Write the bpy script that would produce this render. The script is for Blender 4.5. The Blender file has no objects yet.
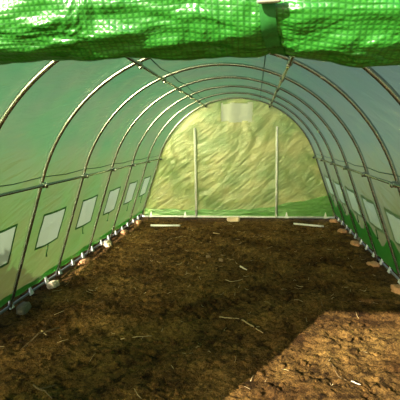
import bpy, bmesh, math, random
from mathutils import Vector, Matrix, noise

random.seed(7)
scn = bpy.context.scene
COL = scn.collection
PI = math.pi

# ------------------------------------------------------------------ helpers
def link(name, me, mat, parent=None):
    o = bpy.data.objects.new(name, me)
    COL.objects.link(o)
    if mat is not None:
        me.materials.append(mat)
    if parent is not None:
        o.parent = parent
    return o

def tag(o, label=None, cat=None, group=None, kind=None):
    if label: o['label'] = label
    if cat: o['category'] = cat
    if group: o['group'] = group
    if kind: o['kind'] = kind
    return o

def bm_obj(name, bm, mat, parent=None, smooth=True):
    me = bpy.data.meshes.new(name)
    bmesh.ops.recalc_face_normals(bm, faces=bm.faces)
    bm.to_mesh(me); bm.free()
    if smooth:
        for p in me.polygons: p.use_smooth = True
    return link(name, me, mat, parent)

def empty(name, loc=(0, 0, 0)):
    o = bpy.data.objects.new(name, None); COL.objects.link(o); o.location = loc
    o.empty_display_size = .1
    return o

def tube(bm, pts, r, n=10, caps=True):
    """sweep a circle along pts; r is a number or a list"""
    pts = [Vector(p) for p in pts]
    rs = r if isinstance(r, (list, tuple)) else [r] * len(pts)
    t0 = (pts[1] - pts[0]).normalized()
    up = Vector((0, 0, 1)) if abs(t0.z) < .9 else Vector((0, 1, 0))
    nrm = (up - t0 * up.dot(t0)).normalized()
    rings = []
    for i, p in enumerate(pts):
        t = (pts[min(i + 1, len(pts) - 1)] - pts[max(i - 1, 0)]).normalized()
        nrm = (nrm - t * nrm.dot(t)).normalized()
        b = t.cross(nrm)
        rings.append([bm.verts.new(p + (nrm * math.cos(a) + b * math.sin(a)) * rs[i])
                      for a in [2 * PI * k / n for k in range(n)]])
    for i in range(len(rings) - 1):
        for k in range(n):
            bm.faces.new((rings[i][k], rings[i][(k + 1) % n], rings[i + 1][(k + 1) % n], rings[i + 1][k]))
    if caps:
        bm.faces.new(list(reversed(rings[0]))); bm.faces.new(rings[-1])

def box(bm, c, s, bev=0, rot=None):
    r = bmesh.ops.create_cube(bm, size=1)
    vs = r['verts']
    for v in vs: v.co = Vector((v.co.x * s[0], v.co.y * s[1], v.co.z * s[2]))
    if bev:
        es = list({e for v in vs for e in v.link_edges})
        rr = bmesh.ops.bevel(bm, geom=es, offset=bev, segments=2, affect='EDGES', profile=.6)
        vs = list({v for f in rr['faces'] for v in f.verts} | {v for v in vs if v.is_valid})
    for v in vs:
        co = v.co.copy()
        if rot is not None: co = rot @ co
        v.co = co + Vector(c)
    return vs

def fbm(p, o=3):
    return noise.fractal(Vector(p), 1.0, 2.0, o)

# ------------------------------------------------------------------ materials
def nodes(name):
    m = bpy.data.materials.new(name); m.use_nodes = True
    nt = m.node_tree; nt.nodes.clear()
    out = nt.nodes.new('ShaderNodeOutputMaterial')
    def N(t, **kw):
        n = nt.nodes.new(t)
        for k, v in kw.items():
            if k.startswith('_'): setattr(n, k[1:], v)
            else: n.inputs[k.replace('__', ' ')].default_value = v
        return n
    def L(a, b): nt.links.new(a, b)
    return m, nt, out, N, L

def rgb(r, g, b, s=1.0):
    """0-255 display colour -> linear"""
    f = lambda c: (c / 255 / 12.92 if c / 255 <= .04045 else ((c / 255 + .055) / 1.055) ** 2.4)
    return (f(r) * s, f(g) * s, f(b) * s, 1)

def ramp(N, stops):
    n = N('ShaderNodeValToRGB'); e = n.color_ramp.elements
    e[0].position, e[0].color = stops[0]; e[1].position, e[1].color = stops[-1]
    for p, c in stops[1:-1]:
        q = e.new(p); q.color = c
    return n

def simple(name, col, rough=.5, metal=0, bump=0, bscale=60, var=.12):
    m, nt, out, N, L = nodes(name)
    p = N('ShaderNodeBsdfPrincipled', Roughness=rough, Metallic=metal)
    tc = N('ShaderNodeTexCoord')
    no = N('ShaderNodeTexNoise', Scale=bscale, Detail=4)
    L(tc.outputs['Object'], no.inputs['Vector'])
    r = ramp(N, [(.3, tuple(c * (1 - var) for c in col[:3]) + (1,)), (.7, tuple(min(1, c * (1 + var)) for c in col[:3]) + (1,))])
    L(no.outputs['Fac'], r.inputs['Fac']); L(r.outputs['Color'], p.inputs['Base Color'])
    if bump:
        b = N('ShaderNodeBump', Strength=bump, Distance=.004)
        L(no.outputs['Fac'], b.inputs['Height']); L(b.outputs['Normal'], p.inputs['Normal'])
    L(p.outputs[0], out.inputs['Surface'])
    return m

def film(name, col, thru, w_trans=.16, w_transl=.5, gloss=.10, rough=.3, bump=.3, wr_scale=(1, 1, 1), wr_rot=(0, 0, 0), dist=.01, scale=9, patch=None, pscale=1.7, detail=3):
    """woven polyethylene film: diffuse + translucent + some straight see-through + sheen"""
    m, nt, out, N, L = nodes(name)
    tc = N('ShaderNodeTexCoord')
    mp = N('ShaderNodeMapping', _vector_type='TEXTURE'); mp.inputs['Scale'].default_value = wr_scale; mp.inputs['Rotation'].default_value = wr_rot
    L(tc.outputs['Object'], mp.inputs['Vector'])
    n1 = N('ShaderNodeTexNoise', Scale=scale, Detail=detail, Roughness=.55, Distortion=.7)
    L(mp.outputs[0], n1.inputs['Vector'])
    b1 = N('ShaderNodeBump', Strength=bump, Distance=dist); L(n1.outputs['Fac'], b1.inputs['Height'])
    # hue patches; on the end wall they paint in tones of the light outside
    n2 = N('ShaderNodeTexNoise', Scale=pscale, Detail=3); L(tc.outputs['Object'], n2.inputs['Vector'])
    c2 = patch or tuple(c * k for c, k in zip(col[:3], (1.25, 1.02, .85))) + (1,)
    r = ramp(N, [(.35, col), (.65, c2)]); L(n2.outputs['Fac'], r.inputs['Fac'])
    tl = N('ShaderNodeBsdfTranslucent'); df = N('ShaderNodeBsdfDiffuse'); tr = N('ShaderNodeBsdfTransparent', Color=thru)
    gl = N('ShaderNodeBsdfGlossy', Roughness=rough, Color=(.9, .95, .85, 1))
    for s in (tl, df): L(r.outputs['Color'], s.inputs['Color'])
    for s in (tl, df, gl): L(b1.outputs['Normal'], s.inputs['Normal'])
    m1 = N('ShaderNodeMixShader', Fac=w_transl); L(df.outputs[0], m1.inputs[1]); L(tl.outputs[0], m1.inputs[2])
    # light that goes through: mostly blurred by the woven sheet, a little of it straight
    rf = N('ShaderNodeBsdfRefraction', Color=thru, Roughness=.5); L(b1.outputs['Normal'], rf.inputs['Normal'])
    gm = N('ShaderNodeNewGeometry'); io = N('ShaderNodeMapRange'); io.inputs['To Min'].default_value = 1.3; io.inputs['To Max'].default_value = 1 / 1.3
    L(gm.outputs['Backfacing'], io.inputs['Value']); L(io.outputs[0], rf.inputs['IOR'])
    mt = N('ShaderNodeMixShader', Fac=.8); L(tr.outputs[0], mt.inputs[1]); L(rf.outputs[0], mt.inputs[2])
    m2 = N('ShaderNodeMixShader', Fac=w_trans); L(m1.outputs[0], m2.inputs[1]); L(mt.outputs[0], m2.inputs[2])
    m3 = N('ShaderNodeMixShader', Fac=gloss); L(m2.outputs[0], m3.inputs[1]); L(gl.outputs[0], m3.inputs[2])
    L(m3.outputs[0], out.inputs['Surface'])
    return m

FILM_GREEN = (.36, .66, .30, 1)
M = {}
M['film'] = film('film', (.048, .225, .038, 1), (.84, .87, .54, 1), w_trans=.36, wr_scale=(.8, 1.6, .25), wr_rot=(.5, .3, .4), patch=(.105, .195, .05, 1), bump=.6, gloss=.045, dist=.02, scale=5, pscale=2.6)
M['film_back'] = film('film_back', (.20, .36, .085, 1), (.8, .85, .4, 1), w_trans=.14, gloss=.09, rough=.33, bump=.75, w_transl=.4, detail=6,  # same film as the sides; yellow glow of the sunlit field painted into its colour
                      wr_scale=(.9, 1, .15), wr_rot=(0, math.radians(-38), 0), dist=.035, scale=2.4, patch=(.56, .56, .19, 1), pscale=2.4)
M['hem'] = film('hem', (.045, .38, .045, 1), (.35, .85, .3, 1), w_trans=.12, w_transl=.35, gloss=.1, bump=.5)
M['hem_back'] = film('hem_back', (.13, .50, .06, 1), (.3, .7, .2, 1), w_trans=.05, gloss=.16, bump=.9, wr_scale=(1.5, 1, .3), dist=.03)
M['mesh_panel'] = film('mesh_panel', (.70, .92, .68, 1), (.9, .98, .88, 1), w_trans=.25, w_transl=.16, gloss=.02, patch=(.66, .88, .64, 1))
M['mesh_back'] = film('mesh_back', (.72, .76, .50, 1), (.9, .95, .88, 1), w_trans=.15, w_transl=.5, gloss=.03, bump=.4, patch=(.66, .70, .46, 1))
M['binding'] = simple('binding', (.06, .26, .06, 1), .6)
M['cord'] = simple('cord', (.05, .16, .05, 1), .7)
M['steel'] = simple('steel', (.46, .48, .47, 1), .2, .9, bump=.05, bscale=40)
M['dull_steel'] = simple('dull_steel', (.22, .23, .20, 1), .5, .2)
M['white_paint'] = simple('white_paint', (.93, .93, .93, 1), .4)
M['white_plastic'] = simple('white_plastic', (.94, .94, .92, 1), .4)
M['dark_rope'] = simple('dark_rope', (.06, .13, .08, 1), .7)
M['brick_pale'] = simple('brick_pale', (.60, .30, .15, 1), .85, bump=.6, bscale=90, var=.2)
M['brick_cream'] = simple('brick_cream', (.88, .68, .50, 1), .85, bump=.6, bscale=90, var=.15)
M['stone_grey'] = simple('stone_grey', (.20, .165, .12, 1), .9, bump=.6, bscale=60, var=.25)
M['stone_tan'] = simple('stone_tan', (.26, .17, .085, 1), .9, bump=.6, bscale=60, var=.25)
M['straw'] = simple('straw', (.46, .33, .16, 1), .75, bscale=120, var=.3)
M['twig_brown'] = simple('twig_brown', (.17, .11, .05, 1), .8, bscale=120, var=.3)
M['chip_white'] = simple('chip_white', (.78, .68, .50, 1), .6)

def soil_mat():
    m, nt, out, N, L = nodes('soil')
    tc = N('ShaderNodeTexCoord')
    p = N('ShaderNodeBsdfPrincipled', Roughness=.9); p.inputs['Specular IOR Level'].default_value = .15
    n1 = N('ShaderNodeTexNoise', Scale=2.2, Detail=6, Roughness=.65); L(tc.outputs['Object'], n1.inputs['Vector'])
    n2 = N('ShaderNodeTexNoise', Scale=38, Detail=5, Roughness=.7); L(tc.outputs['Object'], n2.inputs['Vector'])
    r1 = ramp(N, [(.36, (.066, .031, .0085, 1)), (.5, (.130, .069, .0195, 1)), (.64, (.195, .112, .032, 1))])
    L(n1.outputs['Fac'], r1.inputs['Fac'])
    r2 = ramp(N, [(.38, (.22, .19, .16, 1)), (.47, (.9, .9, .9, 1)), (.62, (1.75, 1.72, 1.65, 1))])
    n3 = N('ShaderNodeTexNoise', Scale=95, Detail=4, Roughness=.75); L(tc.outputs['Object'], n3.inputs['Vector'])
    av = N('ShaderNodeMix', _data_type='FLOAT'); av.inputs[0].default_value = .5
    L(n2.outputs['Fac'], av.inputs[2]); L(n3.outputs['Fac'], av.inputs[3])
    L(av.outputs[0], r2.inputs['Fac'])
    mx = N('ShaderNodeMix', _data_type='RGBA', _blend_type='MULTIPLY'); mx.inputs[0].default_value = 1
    L(r1.outputs['Color'], mx.inputs[6]); L(r2.outputs['Color'], mx.inputs[7])
    n4 = N('ShaderNodeTexNoise', Scale=13, Detail=5, Roughness=.65, Distortion=.6); L(tc.outputs['Object'], n4.inputs['Vector'])
    r4 = ramp(N, [(.36, (.30, .28, .25, 1)), (.46, (.92, .92, .92, 1)), (.66, (1.25, 1.22, 1.15, 1))]); L(n4.outputs['Fac'], r4.inputs['Fac'])
    m4 = N('ShaderNodeMix', _data_type='RGBA', _blend_type='MULTIPLY'); m4.inputs[0].default_value = 1
    L(mx.outputs[2], m4.inputs[6]); L(r4.outputs['Color'], m4.inputs[7])
    L(m4.outputs[2], p.inputs['Base Color'])
    b = N('ShaderNodeBump', Strength=1.0, Distance=.022); L(av.outputs[0], b.inputs['Height'])
    L(b.outputs['Normal'], p.inputs['Normal'])
    L(p.outputs[0], out.inputs['Surface'])
    return m
M['soil'] = soil_mat()

def field_mat():
    m, nt, out, N, L = nodes('dry_field')
    tc = N('ShaderNodeTexCoord')
    p = N('ShaderNodeBsdfPrincipled', Roughness=.95)
    n1 = N('ShaderNodeTexNoise', Scale=.8, Detail=8, Roughness=.7); L(tc.outputs['Object'], n1.inputs['Vector'])
    r1 = ramp(N, [(.35, (.13, .115, .04, 1)), (.65, (.21, .18, .065, 1))]); L(n1.outputs['Fac'], r1.inputs['Fac'])
    L(r1.outputs['Color'], p.inputs['Base Color']); L(p.outputs[0], out.inputs['Surface'])
    return m
M['field'] = field_mat()

def roll_mat():
    """shiny woven green tarp with a ripstop grid (UV in metres)"""
    m, nt, out, N, L = nodes('green_tarp')
    uv = N('ShaderNodeUVMap')
    tc = N('ShaderNodeTexCoord')
    nz = N('ShaderNodeTexNoise', Scale=14, Detail=3); L(tc.outputs['Object'], nz.inputs['Vector'])
    vm = N('ShaderNodeVectorMath', _operation='SCALE'); vm.inputs['Scale'].default_value = .011
    L(nz.outputs['Color'], vm.inputs[0])
    va = N('ShaderNodeVectorMath', _operation='ADD'); L(uv.outputs[0], va.inputs[0]); L(vm.outputs[0], va.inputs[1])
    wu = N('ShaderNodeTexWave', _wave_type='BANDS', _bands_direction='X', Scale=56, Distortion=0)
    wv = N('ShaderNodeTexWave', _wave_type='BANDS', _bands_direction='Y', Scale=72, Distortion=0)
    L(va.outputs[0], wu.inputs['Vector']); L(va.outputs[0], wv.inputs['Vector'])
    mn = N('ShaderNodeMath', _operation='MINIMUM'); L(wu.outputs['Fac'], mn.inputs[0]); L(wv.outputs['Fac'], mn.inputs[1])
    r = ramp(N, [(.0, (.015, .17, .013, 1)), (.3, (.028, .26, .02, 1)), (1.0, (.05, .34, .03, 1))]); L(mn.outputs[0], r.inputs['Fac'])
    wr = N('ShaderNodeTexNoise', Scale=15, Detail=3, Roughness=.5, Distortion=1.0)
    mp = N('ShaderNodeMapping'); mp.inputs['Scale'].default_value = (.8, 1, 1.4); L(tc.outputs['Object'], mp.inputs['Vector'])
    L(mp.outputs[0], wr.inputs['Vector'])
    b1 = N('ShaderNodeBump', Strength=.9, Distance=.02); L(wr.outputs['Fac'], b1.inputs['Height'])
    b2 = N('ShaderNodeBump', Strength=.3, Distance=.0012); L(mn.outputs[0], b2.inputs['Height']); L(b1.outputs['Normal'], b2.inputs['Normal'])
    p = N('ShaderNodeBsdfPrincipled', Roughness=.36); p.inputs['Specular IOR Level'].default_value = .95
    L(r.outputs['Color'], p.inputs['Base Color']); L(b2.outputs['Normal'], p.inputs['Normal'])
    tl = N('ShaderNodeBsdfTranslucent', Color=(.03, .28, .025, 1)); L(b2.outputs['Normal'], tl.inputs['Normal'])
    ms = N('ShaderNodeMixShader', Fac=.2); L(p.outputs[0], ms.inputs[1]); L(tl.outputs[0], ms.inputs[2])
    L(ms.outputs[0], out.inputs['Surface'])
    return m
M['tarp'] = roll_mat()

# ------------------------------------------------------------------ tunnel geometry
H, R, W = 1.814, 1.226, 1.5          # apex height, arch radius, half width
BAY, NB = .724, 8                    # hoop spacing, number of bays
YF = -BAY * NB                       # front plane
CZ = H - R
_d = math.hypot(W, CZ)
THT = math.atan2(-CZ, W) + math.acos(R / _d)     # tangent angle where the arch meets the leaning leg
TX, TZ = R * math.cos(THT), CZ + R * math.sin(THT)
LEG = math.hypot(W - TX, TZ)
ARC = R * (PI / 2 - THT)
S_TOT = 2 * (LEG + ARC)

def prof(s):
    """point and outward normal on the hoop line, s from the left foot to the right foot"""
    sg = -1
    if s > S_TOT / 2:
        s = S_TOT - s; sg = 1
    if s < LEG:
        u = s / LEG
        x, z = W + (TX - W) * u, TZ * u
        nx, nz = TZ / LEG, (W - TX) / LEG
    else:
        a = THT + (s - LEG) / R
        x, z = R * math.cos(a), CZ + R * math.sin(a)
        nx, nz = math.cos(a), math.sin(a)
    return sg * x, z, sg * nx, nz

def s_at_z(z, left=True):
    s = z / TZ * LEG if z < TZ else LEG + R * (math.asin((z - CZ) / R) - THT)
    return s if left else S_TOT - s

TUBE = .0135
OUT = .019                            # film lies on the outside of the hoops
def film_pt(s, y):
    x, z, nx, nz = prof(s)
    ph = (y / BAY) % 1.0
    sag = math.sin(PI * ph) ** 2
    edge = min(1, min(s, S_TOT - s) / .25)
    d = OUT - .012 * sag * edge + .010 * sag * fbm((s * 3.1, y * 3.1, 4.2), 3) * edge + .004 * sag * fbm((s * 9 + y * 4, y * 8, 1.2), 2)
    return Vector((x + nx * d, y, z + nz * d))

def lines(a, b, step, extra=()):
    n = max(1, round(abs(b - a) / step))
    L_ = [a + (b - a) * i / n for i in range(n + 1)]
    for e in extra:
        if min(abs(e - q) for q in L_) > 1e-6:
            j = min(range(1, len(L_) - 1), key=lambda k: abs(L_[k] - e)) if len(L_) > 2 else None
            # insert, dropping a line that would be too near
            L_ = [q for q in L_ if abs(q - e) > step * .3 or q in (a, b) or q in extra]
            L_.append(e)
    return sorted(L_, reverse=(b < a))

Z_EAVE = .935
ZW0, ZW1 = .412, .678                # window sill and head on the side walls
WHW = .182                           # half width of a window
S_L0, S_L1 = s_at_z(.075), s_at_z(Z_EAVE)
WIN_BAYS = range(0, 6)
win_y = [(-(k + .5) * BAY) + .01 for k in WIN_BAYS]

WHS = {True: .182, False: .215}
def film_panel(name, s0, s1, mat, holes, label, left):
    WHW = WHS[left]; holes = holes if left else holes[:5]
    ex_s = [s_at_z(ZW0, left), s_at_z(ZW1, left)] if holes else []
    ex_y = [q for c in holes for q in (c - WHW, c + WHW)]
    ss = lines(s0, s1, .03, ex_s)
    ys = lines(.045, YF - .045, .04, ex_y)
    bm = bmesh.new()
    g = [[bm.verts.new(film_pt(s, y)) for y in ys] for s in ss]
    slo, shi = (min(ex_s), max(ex_s)) if holes else (0, 0)
    for i in range(len(ss) - 1):
        sm = (ss[i] + ss[i + 1]) / 2
        for j in range(len(ys) - 1):
            ym = (ys[j] + ys[j + 1]) / 2
            if holes and slo < sm < shi and any(abs(ym - c) < WHW for c in holes):
                continue
            bm.faces.new((g[i][j], g[i + 1][j], g[i + 1][j + 1], g[i][j + 1]))
    o = bm_obj(name, bm, mat)
    return tag(o, label, 'wall' if 'wall' in name else 'ceiling', kind='structure')

wall_left = film_panel('wall_left', S_L0, S_L1, M['film'], win_y, 'translucent green film side wall left of the bare soil', True)
ceiling = film_panel('ceiling', S_L1, S_TOT - S_L1, M['film'], [], 'curved translucent green film roof over the hoops', True)
wall_right = film_panel('wall_right', S_TOT - S_L1, S_TOT - S_L0, M['film'], win_y, 'translucent green film side wall right of the bare soil', False)

def strip(name, parent, left, zlo, zhi, mat, inset, y0=.03, y1=YF - .03):
    """a band of film along a side wall, zlo(y) to zhi(y)"""
    bm = bmesh.new()
    ys = lines(y0, y1, .03)
    n = 7
    g = []
    for y in ys:
        a, b = zlo(y), zhi(y)
        col = []
        for i in range(n + 1):
            z = a + (b - a) * i / n
            s = s_at_z(z, left)
            p = film_pt(s, y); _, _, nx, nz = prof(s)
            k = inset + .003 * fbm((y * 9, z * 14, 3), 2)
            col.append(bm.verts.new(p - Vector((nx, 0, nz)) * k))
        g.append(col)
    for i in range(len(ys) - 1):
        for j in range(n):
            bm.faces.new((g[i][j], g[i + 1][j], g[i + 1][j + 1], g[i][j + 1]))
    return bm_obj(name, bm, mat, parent)

CLIP = .262
def scallop(y): return abs(math.sin(PI * (y + .06) / CLIP))
strip('hem', wall_left, True, lambda y: (.062 + .010 * scallop(y)), lambda y: .125 + .012 * fbm((y * 5, 0, 0), 2), M['hem'], .004)
strip('hem', wall_right, False, lambda y: .058 + .012 * scallop(y),
      lambda y: .33 + .07 * math.cos(2 * PI * y / BAY) + .03 * fbm((y * 6, 3, 0), 2), M['hem'], .004)

# ---- side windows
def side_window(idx, yc, left, label):
    WHW = WHS[left]
    root = empty('window_%d' % idx, (0, 0, 0))
    tag(root, label, 'window', kind='structure', group='mesh windows along the side walls')
    sa, sb = s_at_z(ZW0, left), s_at_z(ZW1, left)
    rnd = random.Random(idx)
    # mesh panel
    bm = bmesh.new(); n = 10
    g = []
    for i in range(n + 1):
        s = sa + (sb - sa) * i / n
        row = []
        for j in range(n + 1):
            y = yc - WHW + 2 * WHW * j / n
            p = film_pt(s, y); _, _, nx, nz = prof(s)
            e = math.sin(PI * i / n) * math.sin(PI * j / n)
            row.append(bm.verts.new(p + Vector((nx, 0, nz)) * (.006 * e * (1 + fbm((i * .4, j * .4, idx), 2)))))
        g.append(row)
    for i in range(n):
        for j in range(n):
            bm.faces.new((g[i][j], g[i + 1][j], g[i + 1][j + 1], g[i][j + 1]))
    bm_obj('mesh_panel', bm, M['mesh_panel'], root)
    # sewn border with a ragged inner edge
    bm = bmesh.new()
    per = []
    K = 60
    amp = .006 if left else .018
    for k in range(K):
        t = 4 * k / K
        e, f = int(t), t - int(t)
        u, v = [(f, 0), (1, f), (1 - f, 1), (0, 1 - f)][e]
        wob = amp * (.5 + .5 * fbm((k * .16, idx * 3.3, 1.0 if left else 5.0), 3))
        iu = min(max(u, ((.006 if left else .012) + wob) / (2 * WHW)), 1 - ((.006 if left else .012) + wob) / (2 * WHW))
        iv = min(max(v, ((.006 if left else .012) + wob) / .27), 1 - ((.006 if left else .012) + wob) / .27)
        ou = -.03 if u == 0 else 1.03 if u == 1 else u
        ov = -.03 if v == 0 else 1.03 if v == 1 else v
        def P(uu, vv, k_):
            s = sa + (sb - sa) * vv; y = yc - WHW + 2 * WHW * uu
            p = film_pt(s, y); _, _, nx, nz = prof(s)
            return p - Vector((nx, 0, nz)) * k_
        per.append((bm.verts.new(P(ou, ov, .004)), bm.verts.new(P((ou + iu) / 2, (ov + iv) / 2, .009)), bm.verts.new(P(iu, iv, .004))))
    for k in range(K):
        a, b = per[k], per[(k + 1) % K]
        for q in range(2):
            bm.faces.new((a[q], b[q], b[q + 1], a[q + 1]))
    bm_obj('window_border', bm, M['film'] if not left else M['binding_film'], root)
    # tie cord hanging below the window
    bm = bmesh.new()
    y = yc + rnd.uniform(-.05, .02); pts = []
    ln = rnd.uniform(.07, .12)
    for i in range(8):
        t = i / 7
        z = ZW0 - .005 - ln * t
        s = s_at_z(z, left); p = film_pt(s, y + .03 * t * t * rnd.choice((1, 1.2)) ); _, _, nx, nz = prof(s)
        pts.append(p - Vector((nx, 0, nz)) * .010)
    tube(bm, pts, [.005] * 6 + [.006, .008], 6)
    bm_obj('tie_cord', bm, M['cord'], root)

M['binding_film'] = film('binding_film', (.03, .13, .03, 1), (.2, .6, .2, 1), w_trans=.04, gloss=.05)
ORD = ['farthest', 'second', 'third', 'fourth', 'fifth', 'sixth']
wn = 0
for left in (True, False):
    side = 'left' if left else 'right'
    for k, yc in enumerate(win_y if left else win_y[:5]):
        wn += 1
        lab = ('white mesh window in the %s green wall, the one nearest the end wall' % side) if k == 0 else \
              ('white mesh window in the %s green wall, %s from the end wall' % (side, ORD[k]))
        side_window(wn, yc, left, lab)

# ---- end walls
def wall_edge(x):
    """outline height of the tunnel section at x"""
    ax = abs(x)
    if ax <= TX: return CZ + math.sqrt(max(0, R * R - ax * ax)) + .024
    return TZ * (W - ax) / (W - TX) + .05

def crinkle(x, z):
    # diagonal stretch creases running up to the right, steeper towards the top left
    d = 0
    for deg, fu, fv, amp, sd in ((40, .8, 5.0, .013, .7), (56, 1.0, 7, .008, 3.1), (22, 1.2, 9, .006, 6.4)):
        a = math.radians(deg + 40 * fbm((x * .9, z * .9, sd), 2))
        u = x * math.cos(a) + z * math.sin(a); v = -x * math.sin(a) + z * math.cos(a)
        w = 1 - abs(noise.noise(Vector((u * fu, v * fv, sd))))
        d += amp * (w ** 3 - .5) * (.45 + 1.1 * max(0, .5 + noise.noise(Vector((x * 1.6, z * 1.6, sd + 9)))))
    return d

def end_wall(name, y, mat, holes, zlo, label, cr):
    xs = lines(-1.51, 1.51, .022, [q for h in holes for q in (h[0], h[1])])
    bm = bmesh.new(); NZ = 72
    def gz(x, i):
        return zlo + (max(wall_edge(x), zlo + .003) - zlo) * i / NZ
    g = []
    for x in xs:
        g.append([bm.verts.new((x, y + (cr(x, gz(x, i)) if cr else 0), gz(x, i))) for i in range(NZ + 1)])
    for i in range(len(xs) - 1):
        xm = (xs[i] + xs[i + 1]) / 2
        for j in range(NZ):
            zm = (gz(xm, j) + gz(xm, j + 1)) / 2
            if any(h[0] < xm < h[1] and h[2] < zm < h[3] for h in holes): continue
            bm.faces.new((g[i][j], g[i + 1][j], g[i + 1][j + 1], g[i][j + 1]))
    o = bm_obj(name, bm, mat)
    return tag(o, label, 'wall', kind='structure')

BW = (-.215, .245, 1.47, 1.735)       # mesh window high in the end wall
wall_back = end_wall('wall_back', .03, M['film_back'], [BW], .03, 'crinkled yellow-green film end wall at the far end of the tunnel', crinkle)
DOOR_W, DOOR_H = .645, 1.42
wall_front = end_wall('wall_front', YF - .03, M['film'], [(-DOOR_W, DOOR_W, -1, DOOR_H)], .03,
                      'green film entrance wall around the open doorway', lambda x, z: .006 * fbm((x * 4, z * 4, 8), 2))

# lower skirt of the end wall
bm = bmesh.new(); g = []
for x in lines(-1.44, 1.44, .02):
    top = .14 + .05 * fbm((x * 2.2, 7, 0), 3) + (.22 * max(0, (x - .3) / 1.1))
    col = []
    for i in range(13):
        z = .028 + (top - .028) * i / 12
        col.append(bm.verts.new((x, .010 - .012 * abs(fbm((x * 7 + z * 4, z * 20, 2), 3)) , z)))
    g.append(col)
for i in range(len(g) - 1):
    for j in range(12):
        bm.faces.new((g[i][j], g[i + 1][j], g[i + 1][j + 1], g[i][j + 1]))
bm_obj('hem', bm, M['hem_back'], wall_back)

wn += 1
wroot = tag(empty('window_%d' % wn), 'pale mesh window high in the middle of the end wall', 'window', kind='structure')
bm = bmesh.new(); g = []
for i in range(13):
    g.append([])
    for j in range(9):
        x = BW[0] - .02 + (BW[1] - BW[0] + .04) * i / 12; z = BW[2] - .015 + (BW[3] - BW[2] + .03) * j / 8
        g[-1].append(bm.verts.new((x, .032 + crinkle(x, z) * .9 + .003 * math.sin(i), z)))
for i in range(12):
    for j in range(8):
        bm.faces.new((g[i][j], g[i + 1][j], g[i + 1][j + 1], g[i][j + 1]))
bm_obj('mesh_panel', bm, M['mesh_back'], wroot)

# ------------------------------------------------------------------ steel frame
frame = tag(empty('tunnel_frame'), 'grey steel tube frame of arched hoops standing inside the green film', 'frame')
def hoop_pts(y, n=72):
    return [(lambda q: Vector((q[0], y, q[1])))(prof(S_TOT * i / n)) for i in range(n + 1)]
hoop_me = None
PUR_EAVE = .935
RPZ = {sg: CZ + math.sqrt(R * R - x * x) for sg, x in ((-1, .45), (1, .515))}
for k in range(NB + 1):
    y = -k * BAY
    if hoop_me is None:
        bm = bmesh.new(); tube(bm, hoop_pts(0), TUBE, 12)
        h = bm_obj('hoop', bm, M['steel'], frame); hoop_me = h.data
        bm = bmesh.new()
        tube(bm, [(0, -.022, 0), (0, .022, 0)], .020, 10)
        box(bm, (0, 0, -.018), (.026, .034, .02), .004)
        cl = bm_obj('tube_clamp', bm, M['steel'], h); clamp_me = cl.data
        COL.objects.unlink(cl); bpy.data.objects.remove(cl)
    else:
        h = bpy.data.objects.new('hoop', hoop_me); COL.objects.link(h); h.parent = frame
    h.location = (0, y, 0)
    for sg in (-1, 1):
        for (z, nm) in ((PUR_EAVE, 0), (RPZ[sg], 1)):
            s = s_at_z(z, sg < 0)
            x, zz, nx, nz = prof(s)
            c = bpy.data.objects.new('tube_clamp', clamp_me); COL.objects.link(c); c.parent = h
            c.location = (x - nx * .020, 0, zz - nz * .020)
            c.rotation_euler = (0, math.atan2(nx, nz), 0)
def rail(name, pts, r, mat, n=10):
    bm = bmesh.new(); tube(bm, pts, r, n); return bm_obj(name, bm, mat, frame)
for sg in (-1, 1):
    for z in (PUR_EAVE, RPZ[sg]):
        x, zz, nx, nz = prof(s_at_z(z, sg < 0))
        x -= nx * .022; zz -= nz * .022
        rail('purlin', [(x, .012, zz), (x, YF - .012, zz)], .0105, M['steel'])
    rail('base_rail', [(sg * 1.503, .012, .024), (sg * 1.503, YF - .012, .024)], .0105, M['dull_steel'])
    # thin cords that run along the film
    cx = -.385 if sg < 0 else .36
    cz = CZ + math.sqrt(R * R - cx * cx) - .002
    o = rail('tension_cord', [(cx, -i * BAY * .25, cz + .010 * math.cos(2 * PI * i / 4) - .002) for i in range(NB * 4 + 1)], .004, M['dark_rope'], 6)
    x, zz, nx, nz = prof(s_at_z(PUR_EAVE + .045, sg < 0))
    rail('tension_cord', [(x + nx * .001, -i * BAY * .25, zz + .006 * math.cos(2 * PI * i / 4)) for i in range(NB * 4 + 1)], .0035, M['dark_rope'], 6)
tag(rail('base_rail', [(-1.47, -.012, .030), (1.47, -.012, .030)], .014, M['white_paint']), 'white base rail')
for x in (-.61, .61):
    tag(rail('door_pole', [(x, -.026, .03), (x, -.026, 1.385)], .0165, M['white_paint']), 'white upright pole')
    rail('door_pole', [(x * 1.08, YF - .012, .01), (x * 1.08, YF - .012, 1.43)], .0135, M['steel'])
rail('door_header', [(-.69, YF - .012, 1.44), (.69, YF - .012, 1.44)], .0135, M['steel'])

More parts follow.
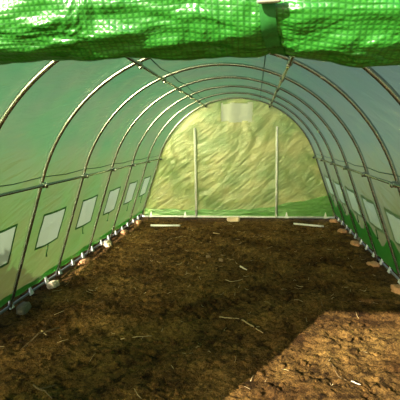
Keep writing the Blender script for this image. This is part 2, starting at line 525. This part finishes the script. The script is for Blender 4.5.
# ------------------------------------------------------------------ soil
def soil_z(x, y):
    z = .030 * fbm((x * .9, y * .9, 0), 3)
    z += .020 * fbm((x * 3.3, y * 3.3, 5), 4)
    t = noise.turbulence(Vector((x * 9, y * 9, 2)), 4, True)
    z += .020 * (t - .7)
    q = noise.ridged_multi_fractal(Vector((x * 21 + 3, y * 21, 4)), 1, 2.1, 4, 1, 2)
    z += .010 * (q - 1)
    pit = noise.noise(Vector((x * 6.5, y * 6.5, 11))) + .5 * noise.noise(Vector((x * 19, y * 19, 3)))
    z -= .075 * max(0, pit - .30)
    c = noise.ridged_multi_fractal(Vector((x * 5, y * 5, 9)), 1, 2.1, 4, 1, 2)
    z += .008 * (c - 1)
    # quieter beside the rails and near the end wall
    e = min(1, max(0, (1.5 - abs(x)) / .25)); b = min(1, max(.25, (-y) / .5))
    k = .25 + .75 * min(e, b)
    z = z * k - .012
    bank = max(0, min(1, (abs(x) - 1.525) / .035)) * max(0, min(1, (1.72 - abs(x)) / .1))  # earth ridge added outside the film to block sun under the hem
    return z + .066 * bank * (1 + .55 * noise.noise(Vector((x * 3, y * 5, 0))))
bm = bmesh.new()
def axis(a, b, f):
    q = [a]
    while q[-1] < b: q.append(q[-1] + f(q[-1]))
    q[-1] = b
    return q
xs = axis(-1.74, 1.74, lambda v: .010)
ys = axis(-6.6, .12, lambda v: .009 if -4.9 < v < -3 else .0125 if v >= -3 else .03)
g = [[bm.verts.new((x, y, soil_z(x, y))) for y in ys] for x in xs]
for i in range(len(xs) - 1):
    for j in range(len(ys) - 1):
        bm.faces.new((g[i][j], g[i + 1][j], g[i + 1][j + 1], g[i][j + 1]))
floor = tag(bm_obj('floor', bm, M['soil']), 'bare dug brown soil floor, rough and lumpy', 'soil', kind='structure')

# field outside, a frame of ground around the soil
bm = bmesh.new()
FX, FY0, FY1, B = 1.72, -6.58, .10, 60
ring = [[(-B, -B), (B, -B), (B, B), (-B, B)], [(-FX, FY0), (FX, FY0), (FX, FY1), (-FX, FY1)]]
vo = [bm.verts.new((x, y, -.015)) for x, y in ring[0]]; vi = [bm.verts.new((x, y, -.015)) for x, y in ring[1]]
for k in range(4):
    bm.faces.new((vo[k], vo[(k + 1) % 4], vi[(k + 1) % 4], vi[k]))
tag(bm_obj('ground', bm, M['field'], smooth=False), 'dry straw coloured field outside the tunnel', 'ground', kind='structure')

# ------------------------------------------------------------------ rolled up door flap
roll = tag(empty('rolled_door_flap', (0, 0, 0)), 'shiny bright green tarp door rolled up across the top of the entrance', 'rolled flap')
RC_Y, RC_Z, RR = YF - .115, 1.3645, .050
def roll_c(x):
    return RC_Z + .004 * math.sin(x * 5 + 1) - .010 * max(0, min(1, (x - .24) / .14))
def roll_r(x, a):
    r = RR + .0035 * fbm((x * 5, math.cos(a) * .8, math.sin(a) * .8), 3)
    r += .0045 * fbm((x * 14 + math.sin(a) * 2.2, math.cos(a) * 2.2, math.sin(a) * 2.2 + 4), 3)
    # diagonal pull folds
    f = noise.ridged_multi_fractal(Vector((x * 9 + a * 1.4, a * .9 - x * 3, 2.0)), 1, 2, 3, 1, 2)
    r += .0030 * (f - .9)
    r -= .006 * math.exp(-((x - .318) / .012) ** 2)          # strap bite
    r += .001 * math.exp(-((x - .40) / .05) ** 2)
    return r
bm = bmesh.new(); uvl = bm.loops.layers.uv.new('UVMap')
NX, NA = 420, 96
g = []
for i in range(NX + 1):
    x = -.74 + 1.48 * i / NX
    row = []
    for k in range(NA):
        a = 2 * PI * k / NA
        r = roll_r(x, a)
        row.append(bm.verts.new((x, RC_Y + r * math.cos(a) * .98, roll_c(x) + r * math.sin(a))))
    g.append(row)
for i in range(NX):
    for k in range(NA):
        f = bm.faces.new((g[i][k], g[i + 1][k], g[i + 1][(k + 1) % NA], g[i][(k + 1) % NA]))
        for l, (ii, kk) in zip(f.loops, ((i, k), (i + 1, k), (i + 1, k + 1), (i, k + 1))):
            l[uvl].uv = (1.48 * ii / NX, 2 * PI * kk / NA * RR)
bm.faces.new(g[0]); bm.faces.new(list(reversed(g[-1])))
bm_obj('flap_roll', bm, M['tarp'], roll)
# sheet that hangs from the wall over the door down to the roll
bm = bmesh.new(); uvl = bm.loops.layers.uv.new('UVMap'); g = []
for i in range(75):
    x = -.735 + 1.47 * i / 74
    row = []
    for j in range(9):
        t = j / 8
        y = YF - .036 + (RC_Y + .030 - (YF - .036)) * t + .004 * fbm((x * 8, t * 3, 1), 2)
        z = 1.47 + (RC_Z + .044 - 1.47) * t
        row.append(bm.verts.new((x, y, z)))
    g.append(row)
for i in range(74):
    for j in range(8):
        f = bm.faces.new((g[i][j], g[i][j + 1], g[i + 1][j + 1], g[i + 1][j]))
        for l, (ii, jj) in zip(f.loops, ((i, j), (i, j + 1), (i + 1, j + 1), (i + 1, j))):
            l[uvl].uv = (1.47 * ii / 74, .13 * jj / 8)
bm_obj('flap_sheet', bm, M['tarp'], roll)
# tie strap and its buckle
bm = bmesh.new(); g = []
M['strap'] = simple('strap', (.018, .17, .02, 1), .6, bscale=300)
for k in range(49):
    a = 2 * PI * k / 48
    row = []
    for j in range(4):
        x = .312 + .014 * j / 3 + .012 * math.cos(a)
        r = roll_r(x, a) + .0018
        row.append(bm.verts.new((x, RC_Y + r * math.cos(a) * .98, roll_c(x) + r * math.sin(a))))
    g.append(row)
for k in range(48):
    for j in range(3): bm.faces.new((g[k][j], g[k][j + 1], g[k + 1][j + 1], g[k + 1][j]))
st = bm_obj('tie_strap', bm, M['strap'], roll)
bm = bmesh.new()
box(bm, (.309, RC_Y - .057, 1.350), (.020, .006, .009), .002)
M['buckle'] = simple('buckle', (.42, .44, .34, 1), .5)
tag(bm_obj('buckle', bm, M['buckle'], st), 'pale plastic buckle')

# ------------------------------------------------------------------ clips on the base rails
def clip_mesh():
    """C-shaped snap clip round the rail with a flared tab running up the film"""
    bm = bmesh.new()
    w = .014
    prev = None
    pts = [(.0165 * math.cos(a), .0165 * math.sin(a)) for a in [math.radians(d) for d in range(-150, 121, 30)]]
    inner = [(q[0] * .8, q[1] * .8) for q in pts]
    for (a, b) in zip(pts, inner):
        row = [bm.verts.new((a[0], -w / 2, a[1])), bm.verts.new((a[0], w / 2, a[1])), bm.verts.new((b[0], w / 2, b[1])), bm.verts.new((b[0], -w / 2, b[1]))]
        if prev:
            for k in range(4): bm.faces.new((prev[k], prev[(k + 1) % 4], row[(k + 1) % 4], row[k]))
        else: bm.faces.new(row)
        prev = row
    bm.faces.new(list(reversed(prev)))
    # tapering tab
    prev = None
    for t in range(7):
        u = t / 6
        hw = (.028 - .024 * u); x = .008 - .024 * u; z = -.012 + .088 * u; th = .003
        row = [bm.verts.new((x + .012 - th, -hw, z)), bm.verts.new((x + .012 - th, hw, z)), bm.verts.new((x + .012 + th, hw, z)), bm.verts.new((x + .012 + th, -hw, z))]
        if prev:
            for k in range(4): bm.faces.new((prev[k], prev[(k + 1) % 4], row[(k + 1) % 4], row[k]))
        else: bm.faces.new(row)
        prev = row
    bm.faces.new(list(reversed(prev)))
    me = bpy.data.meshes.new('film_clip')
    bmesh.ops.recalc_face_normals(bm, faces=bm.faces); bm.to_mesh(me); bm.free()
    me.materials.append(M['white_plastic'])
    return me
clip_me = clip_mesh()
WORDS = ['first', 'second', 'third', 'fourth', 'fifth', 'sixth', 'seventh', 'eighth', 'ninth', 'tenth', 'eleventh', 'twelfth', 'thirteenth', 'fourteenth']
for sg, side in ((-1, 'left'), (1, 'right')):
    for k in range(14 if sg < 0 else 11):
        o = bpy.data.objects.new('film_clip', clip_me); COL.objects.link(o)
        o.location = (sg * 1.503, -.19 - CLIP * k + .012 * math.sin(k * 2.3), .024)
        o.rotation_euler = (0, 0, 0 if sg < 0 else PI)
        tag(o, 'small white clip on the %s base rail, %s from the end wall' % (side, WORDS[k]), 'clip', 'white clips along the base rails')
for k, x in enumerate((-1.33, -.785, .765, 1.335)):
    o = bpy.data.objects.new('film_clip', clip_me); COL.objects.link(o)
    o.location = (x, -.012, .030); o.rotation_euler = (0, 0, -PI / 2)
    tag(o, 'small white clip on the end wall base rail, ' + ['at the left corner', 'just left of the left white pole', 'just right of the right white pole', 'at the right corner'][k],
        'clip', 'white clips along the end wall')

# ------------------------------------------------------------------ bricks and stones under the rails
def lump(seed, s, rough=.12):
    """a chipped, rounded block"""
    bm = bmesh.new()
    bmesh.ops.create_cube(bm, size=1)
    bmesh.ops.subdivide_edges(bm, edges=bm.edges[:], cuts=5, use_grid_fill=True)
    for v in bm.verts:
        c = v.co * 2
        q = Vector((c.x, c.y, c.z))
        l = (abs(q.x) ** 3.5 + abs(q.y) ** 3.5 + abs(q.z) ** 3.5) ** (1 / 3.5)
        q = q / max(l, 1e-6) * max(abs(q.x), abs(q.y), abs(q.z))
        q *= 1 + rough * fbm((q.x * 1.2 + seed * 7.7, q.y * 1.2, q.z * 1.2), 3)
        v.co = Vector((q.x * s[0] / 2, q.y * s[1] / 2, q.z * s[2] / 2))
    return bm
def rest(o, x, y, h, sink=.25):
    o.location = (x, y, soil_z(x, y) + h / 2 - h * sink)
blocks_r = [(1.436, -.10, 'brick_pale', 'against the far right corner'), (1.436, -.76, 'brick_pale', 'second from the end wall'),
            (1.436, -1.47, 'brick_pale', 'third from the end wall'), (1.436, -2.24, 'brick_pale', 'fourth from the end wall'),
            (1.436, -2.95, 'brick_pale', 'fifth from the end wall')]
for i, (x, y, mt, wh) in enumerate(blocks_r):
    s = (.095, .135, .062)
    o = bm_obj('brick_piece', lump(i + 1, s, .35), M[mt]); rest(o, x, y, s[2], .35); o.rotation_euler = (.05 * (i % 3 - 1), .08, .3 * (i % 2) - .1)
    tag(o, 'pale orange brick piece by the right base rail, ' + wh, 'brick', 'bricks along the right base rail')
blocks_l = [(-1.444, -.36, 'brick_pale', 'small orange brick piece at the far left corner by the rail', (.08, .13, .055)),
            (-1.444, -1.04, 'brick_pale', 'reddish brick piece by the left rail, second from the end wall', (.08, .12, .05)),
            (-1.444, -1.68, 'brick_cream', 'cream stone piece by the left rail, third from the end wall', (.09, .14, .065)),
            (-1.444, -2.38, 'brick_pale', 'pinkish brick half hidden in dark soil by the left rail', (.085, .12, .055)),
            (-1.444, -3.05, 'brick_cream', 'pale cream stone by the left rail below the white window', (.09, .11, .06)),
            (-1.43, -3.55, 'stone_grey', 'dull grey stone by the left rail at the picture edge', (.09, .17, .055))]
for i, (x, y, mt, lb, s) in enumerate(blocks_l):
    o = bm_obj('brick_piece' if 'brick' in lb else 'stone', lump(i + 11, s, .2), M[mt]); rest(o, x, y, s[2]); o.rotation_euler = (.05, -.06, .25 * (i % 3 - 1))
    tag(o, lb, 'brick' if 'brick' in lb else 'stone')
s = (.20, .09, .075)
o = bm_obj('brick', lump(31, s, .06), M['brick_cream']); rest(o, -.03, -.12, s[2], .1)
tag(o, 'pale brick lying on the soil under the middle of the end wall', 'brick')

# ------------------------------------------------------------------ loose things on the soil
def stick(name, a, b, r, mat, label, cat, n=10):
    bm = bmesh.new()
    A = Vector((a[0], a[1], soil_z(*a) + r * 1.1 + (a[2] if len(a) > 2 else 0))); Bv = Vector((b[0], b[1], soil_z(*b) + r * 1.1 + (b[2] if len(b) > 2 else 0)))
    tube(bm, [A, A.lerp(Bv, .5), Bv], r, n)
    return tag(bm_obj(name, bm, mat), label, cat)
def lay(a, b):
    mx = max(soil_z(a[0] + (b[0] - a[0]) * t / 20, a[1] + (b[1] - a[1]) * t / 20) for t in range(21))
    return mx
for (a, b, lb) in (((-1.205, -.545), (-.775, -.530), 'white tube lying on the soil before the left end of the end wall'),
                   ((.845, -.335), (1.235, -.500), 'white tube lying aslant on the soil near the far right corner')):
    bm = bmesh.new(); z = lay(a, b) + .010
    tube(bm, [(a[0], a[1], z), (b[0], b[1], z)], .0145, 12)
    tag(bm_obj('loose_tube', bm, M['white_paint']), lb, 'tube')

def twig(pts, r, mat, name, label, forks=(), cat='twig'):
    bm = bmesh.new()
    def run(pp, r0):
        P = []
        for (x, y, dz) in pp: P.append(Vector((x, y, soil_z(x, y) + r0 * .5 + dz * .7)))
        # smooth resample
        Q = []
        for i in range(len(P) - 1):
            for t in range(4): Q.append(P[i].lerp(P[i + 1], t / 4) + Vector((0, 0, .002 * math.sin(t * 2 + i))))
        Q.append(P[-1])
        tube(bm, Q, [r0 * .68 * (1 - .55 * i / len(Q)) for i in range(len(Q))], 7)
    run(pts, r)
    for f in forks: run(f, r * .7)
    return tag(bm_obj(name, bm, M[mat]), label, cat)
twig([(-.82, -4.50, .012), (-.77, -4.54, .014), (-.72, -4.57, .016), (-.665, -4.61, .010)], .008, 'twig_brown', 'twig', 'forked pale brown twig on dark soil at the lower left',
     [[(-.76, -4.54, .014), (-.735, -4.50, .02), (-.715, -4.47, .01)]])
twig([(-1.115, -3.87, .012), (-1.05, -3.93, .012)], .008, 'straw', 'straw_stalk', 'short pale straw stalk on dark soil by the left wall', cat='straw')
twig([(-1.02, -3.80, .01), (-1.09, -3.95, .02), (-1.13, -4.10, .012)], .009, 'twig_brown', 'twig', 'grey brown stick lying beside the left wall stones')
twig([(-.56, -3.90, .01), (-.45, -3.905, .012), (-.36, -3.87, .01)], .006, 'straw', 'straw_stalk', 'long thin straw stalk lying across the left middle of the soil', cat='straw')
twig([(.05, -3.55, .01), (.11, -3.59, .014), (.19, -3.60, .01)], .008, 'straw', 'straw_stalk', 'pale straw stalk just beyond the sunlit patch, upper of two', cat='straw')
twig([(.21, -3.63, .01), (.28, -3.70, .014), (.35, -3.76, .01)], .008, 'straw', 'straw_stalk', 'pale bent straw stalk touching the edge of the sunlit patch', [[(.27, -3.69, .014), (.33, -3.69, .012)]], cat='straw')
twig([(.04, -2.80, .01), (.10, -2.86, .012), (.21, -2.77, .01)], .006, 'straw', 'straw_stalk', 'thin curved straw in the middle of the soil', cat='straw')
twig([(-.24, -1.09, .01), (-.15, -1.16, .012)], .010, 'straw', 'straw_stalk', 'small straw piece on the soil before the end wall brick', cat='straw')
twig([(.79, -4.27, .008), (.825, -4.31, .008)], .006, 'chip_white', 'wood_chip', 'pale wood chip in the sunlit soil patch', cat='chip')
twig([(.155, -2.44, .010), (.22, -2.50, .010)], .013, 'chip_white', 'wood_chip', 'bright white chip on shaded soil in the middle of the floor', cat='chip')
twig([(.72, -4.12, .004), (.735, -4.22, .005), (.77, -4.25, .004)], .004, 'twig_brown', 'twig', 'thin brown twig beside the pale chip in the sunlit patch')
for i, (x, y, s, lb) in enumerate(((-.19, -2.12, .05, 'small tan stone on the soil, left one of a pair'), (-.05, -2.19, .045, 'small tan stone on the soil, right one of a pair'))):
    o = bm_obj('stone', lump(50 + i, (s, s * .8, s * .7), .25), M['stone_tan']); rest(o, x, y, s * .7, .2); tag(o, lb, 'stone')

# loose straw scattered all over (nobody could count it) and crumbled clods
rnd = random.Random(3)
bm = bmesh.new()
for _ in range(200):
    y = -.3 - 4.9 * rnd.random(); x = rnd.uniform(-1.38, 1.38); a = rnd.uniform(0, PI); l = rnd.uniform(.012, .04)
    p = [(x + math.cos(a) * l * t, y + math.sin(a) * l * t) for t in (-1, 0, 1)]
    tube(bm, [(q[0], q[1], soil_z(*q) + .004 + rnd.uniform(0, .006)) for q in p], rnd.uniform(.001, .0024), 5)
tag(bm_obj('straw_litter', bm, M['straw']), 'thin bits of dry straw scattered over the brown soil', 'straw', kind='stuff')
tb = bmesh.new(); bmesh.ops.create_icosphere(tb, subdivisions=2, radius=1); tb.verts.index_update()
TV = [v.co.copy() for v in tb.verts]; TF = [[v.index for v in f.verts] for f in tb.faces]; tb.free()
bm = bmesh.new()
for _ in range(2200):
    y = -.2 - 5.0 * rnd.random(); x = rnd.uniform(-1.42, 1.42)
    r = .004 + .017 * rnd.random() ** 3
    z = soil_z(x, y) + r * .15; sx, sy, sz = rnd.uniform(.8, 1.3), rnd.uniform(.8, 1.3), rnd.uniform(.6, .9); sd = rnd.random() * 50
    vv = []
    for c in TV:
        k = r * (1 + .8 * noise.noise(c * 1.5 + Vector((sd, 0, 0))))
        vv.append(bm.verts.new((c.x * sx * k + x, c.y * sy * k + y, c.z * sz * k + z)))
    for f in TF: bm.faces.new([vv[q] for q in f])
tag(bm_obj('soil_crumbs', bm, M['soil'], smooth=True), 'loose brown clods and crumbs of soil over the floor', 'soil', kind='stuff')

# ------------------------------------------------------------------ unseen shrub added on the sunny side to shade the left wall
rnd = random.Random(5)
bm = bmesh.new()
for _ in range(2600):
    while True:
        d = Vector((rnd.uniform(-1, 1), rnd.uniform(-1, 1), rnd.uniform(-1, 1)))
        if .25 < d.length < 1: break
    k = 1 + .3 * noise.noise(d * 1.8)
    c = Vector((-2.55 + d.x * .46 * k, -5.55 + d.y * .62 * k, .68 + d.z * .66 * k))
    a = Vector((rnd.uniform(-1, 1), rnd.uniform(-1, 1), rnd.uniform(-1, 1))).normalized(); b = a.orthogonal().normalized()
    l, w = rnd.uniform(.05, .09), rnd.uniform(.02, .035)
    bm.faces.new([bm.verts.new(c + a * l), bm.verts.new(c + b * w), bm.verts.new(c - a * l), bm.verts.new(c - b * w)])
M['leaf'] = simple('leaf', (.06, .13, .03, 1), .6)
tag(bm_obj('shadow_shrub', bm, M['leaf'], smooth=False), 'unseen dark green shrub added outside the left wall for its shadow', 'shadow_shrub', kind='structure')

# ------------------------------------------------------------------ light
world = bpy.data.worlds.new('World'); scn.world = world; world.use_nodes = True
nt = world.node_tree; nt.nodes.clear()
wo = nt.nodes.new('ShaderNodeOutputWorld'); bg = nt.nodes.new('ShaderNodeBackground'); sk = nt.nodes.new('ShaderNodeTexSky')
sk.sky_type = 'NISHITA'; sk.sun_disc = False; sk.sun_elevation = math.radians(24); sk.sun_rotation = math.radians(210); sk.dust_density = 1.5; sk.air_density = 1
bg.inputs['Strength'].default_value = .16
nt.links.new(sk.outputs[0], bg.inputs['Color']); nt.links.new(bg.outputs[0], wo.inputs['Surface'])
sun = bpy.data.lights.new('sun', 'SUN'); sun.energy = 13.5; sun.angle = math.radians(.6); sun.color = (1, .90, .72)
so = bpy.data.objects.new('sun', sun); COL.objects.link(so)
SUN_DIR = Vector((.598, 1.0, -.524)).normalized()
so.rotation_euler = SUN_DIR.to_track_quat('-Z', 'Y').to_euler(); so.location = (-4, -10, 6)

# ------------------------------------------------------------------ camera
cam = bpy.data.cameras.new('camera'); co = bpy.data.objects.new('camera', cam); COL.objects.link(co)
cam.sensor_width = 36; cam.sensor_fit = 'HORIZONTAL'; cam.lens = 36 * 418 / 400; cam.clip_start = .02; cam.clip_end = 300
yaw, pit, rol = .133, .147, -.017
X = lambda v: v
cp, sp, cy, sy, cr, sr = math.cos(pit), math.sin(pit), math.cos(yaw), math.sin(yaw), math.cos(rol), math.sin(rol)
def axis_to_world(x3, y2, z3):
    x = cr * x3 - sr * z3; z2 = sr * x3 + cr * z3
    y = y2 * cp + z2 * sp; z = -y2 * sp + z2 * cp
    return Vector((x * cy - y * sy, x * sy + y * cy, z))
r_, u_, f_ = axis_to_world(1, 0, 0), axis_to_world(0, 0, 1), axis_to_world(0, 1, 0)
mw = Matrix(((r_.x, u_.x, -f_.x, .298), (r_.y, u_.y, -f_.y, -6.341), (r_.z, u_.z, -f_.z, 1.234), (0, 0, 0, 1)))
co.matrix_world = mw
scn.camera = co

scn.view_settings.view_transform = 'Standard'; scn.view_settings.look = 'None'
scn.view_settings.exposure = 0; scn.view_settings.gamma = 1
scn.view_settings.use_curve_mapping = False
scn.cycles.use_denoising = True; scn.cycles.denoising_prefilter = 'NONE'
scn.cycles.max_bounces = 10; scn.cycles.transparent_max_bounces = 12; scn.cycles.sample_clamp_indirect = 30
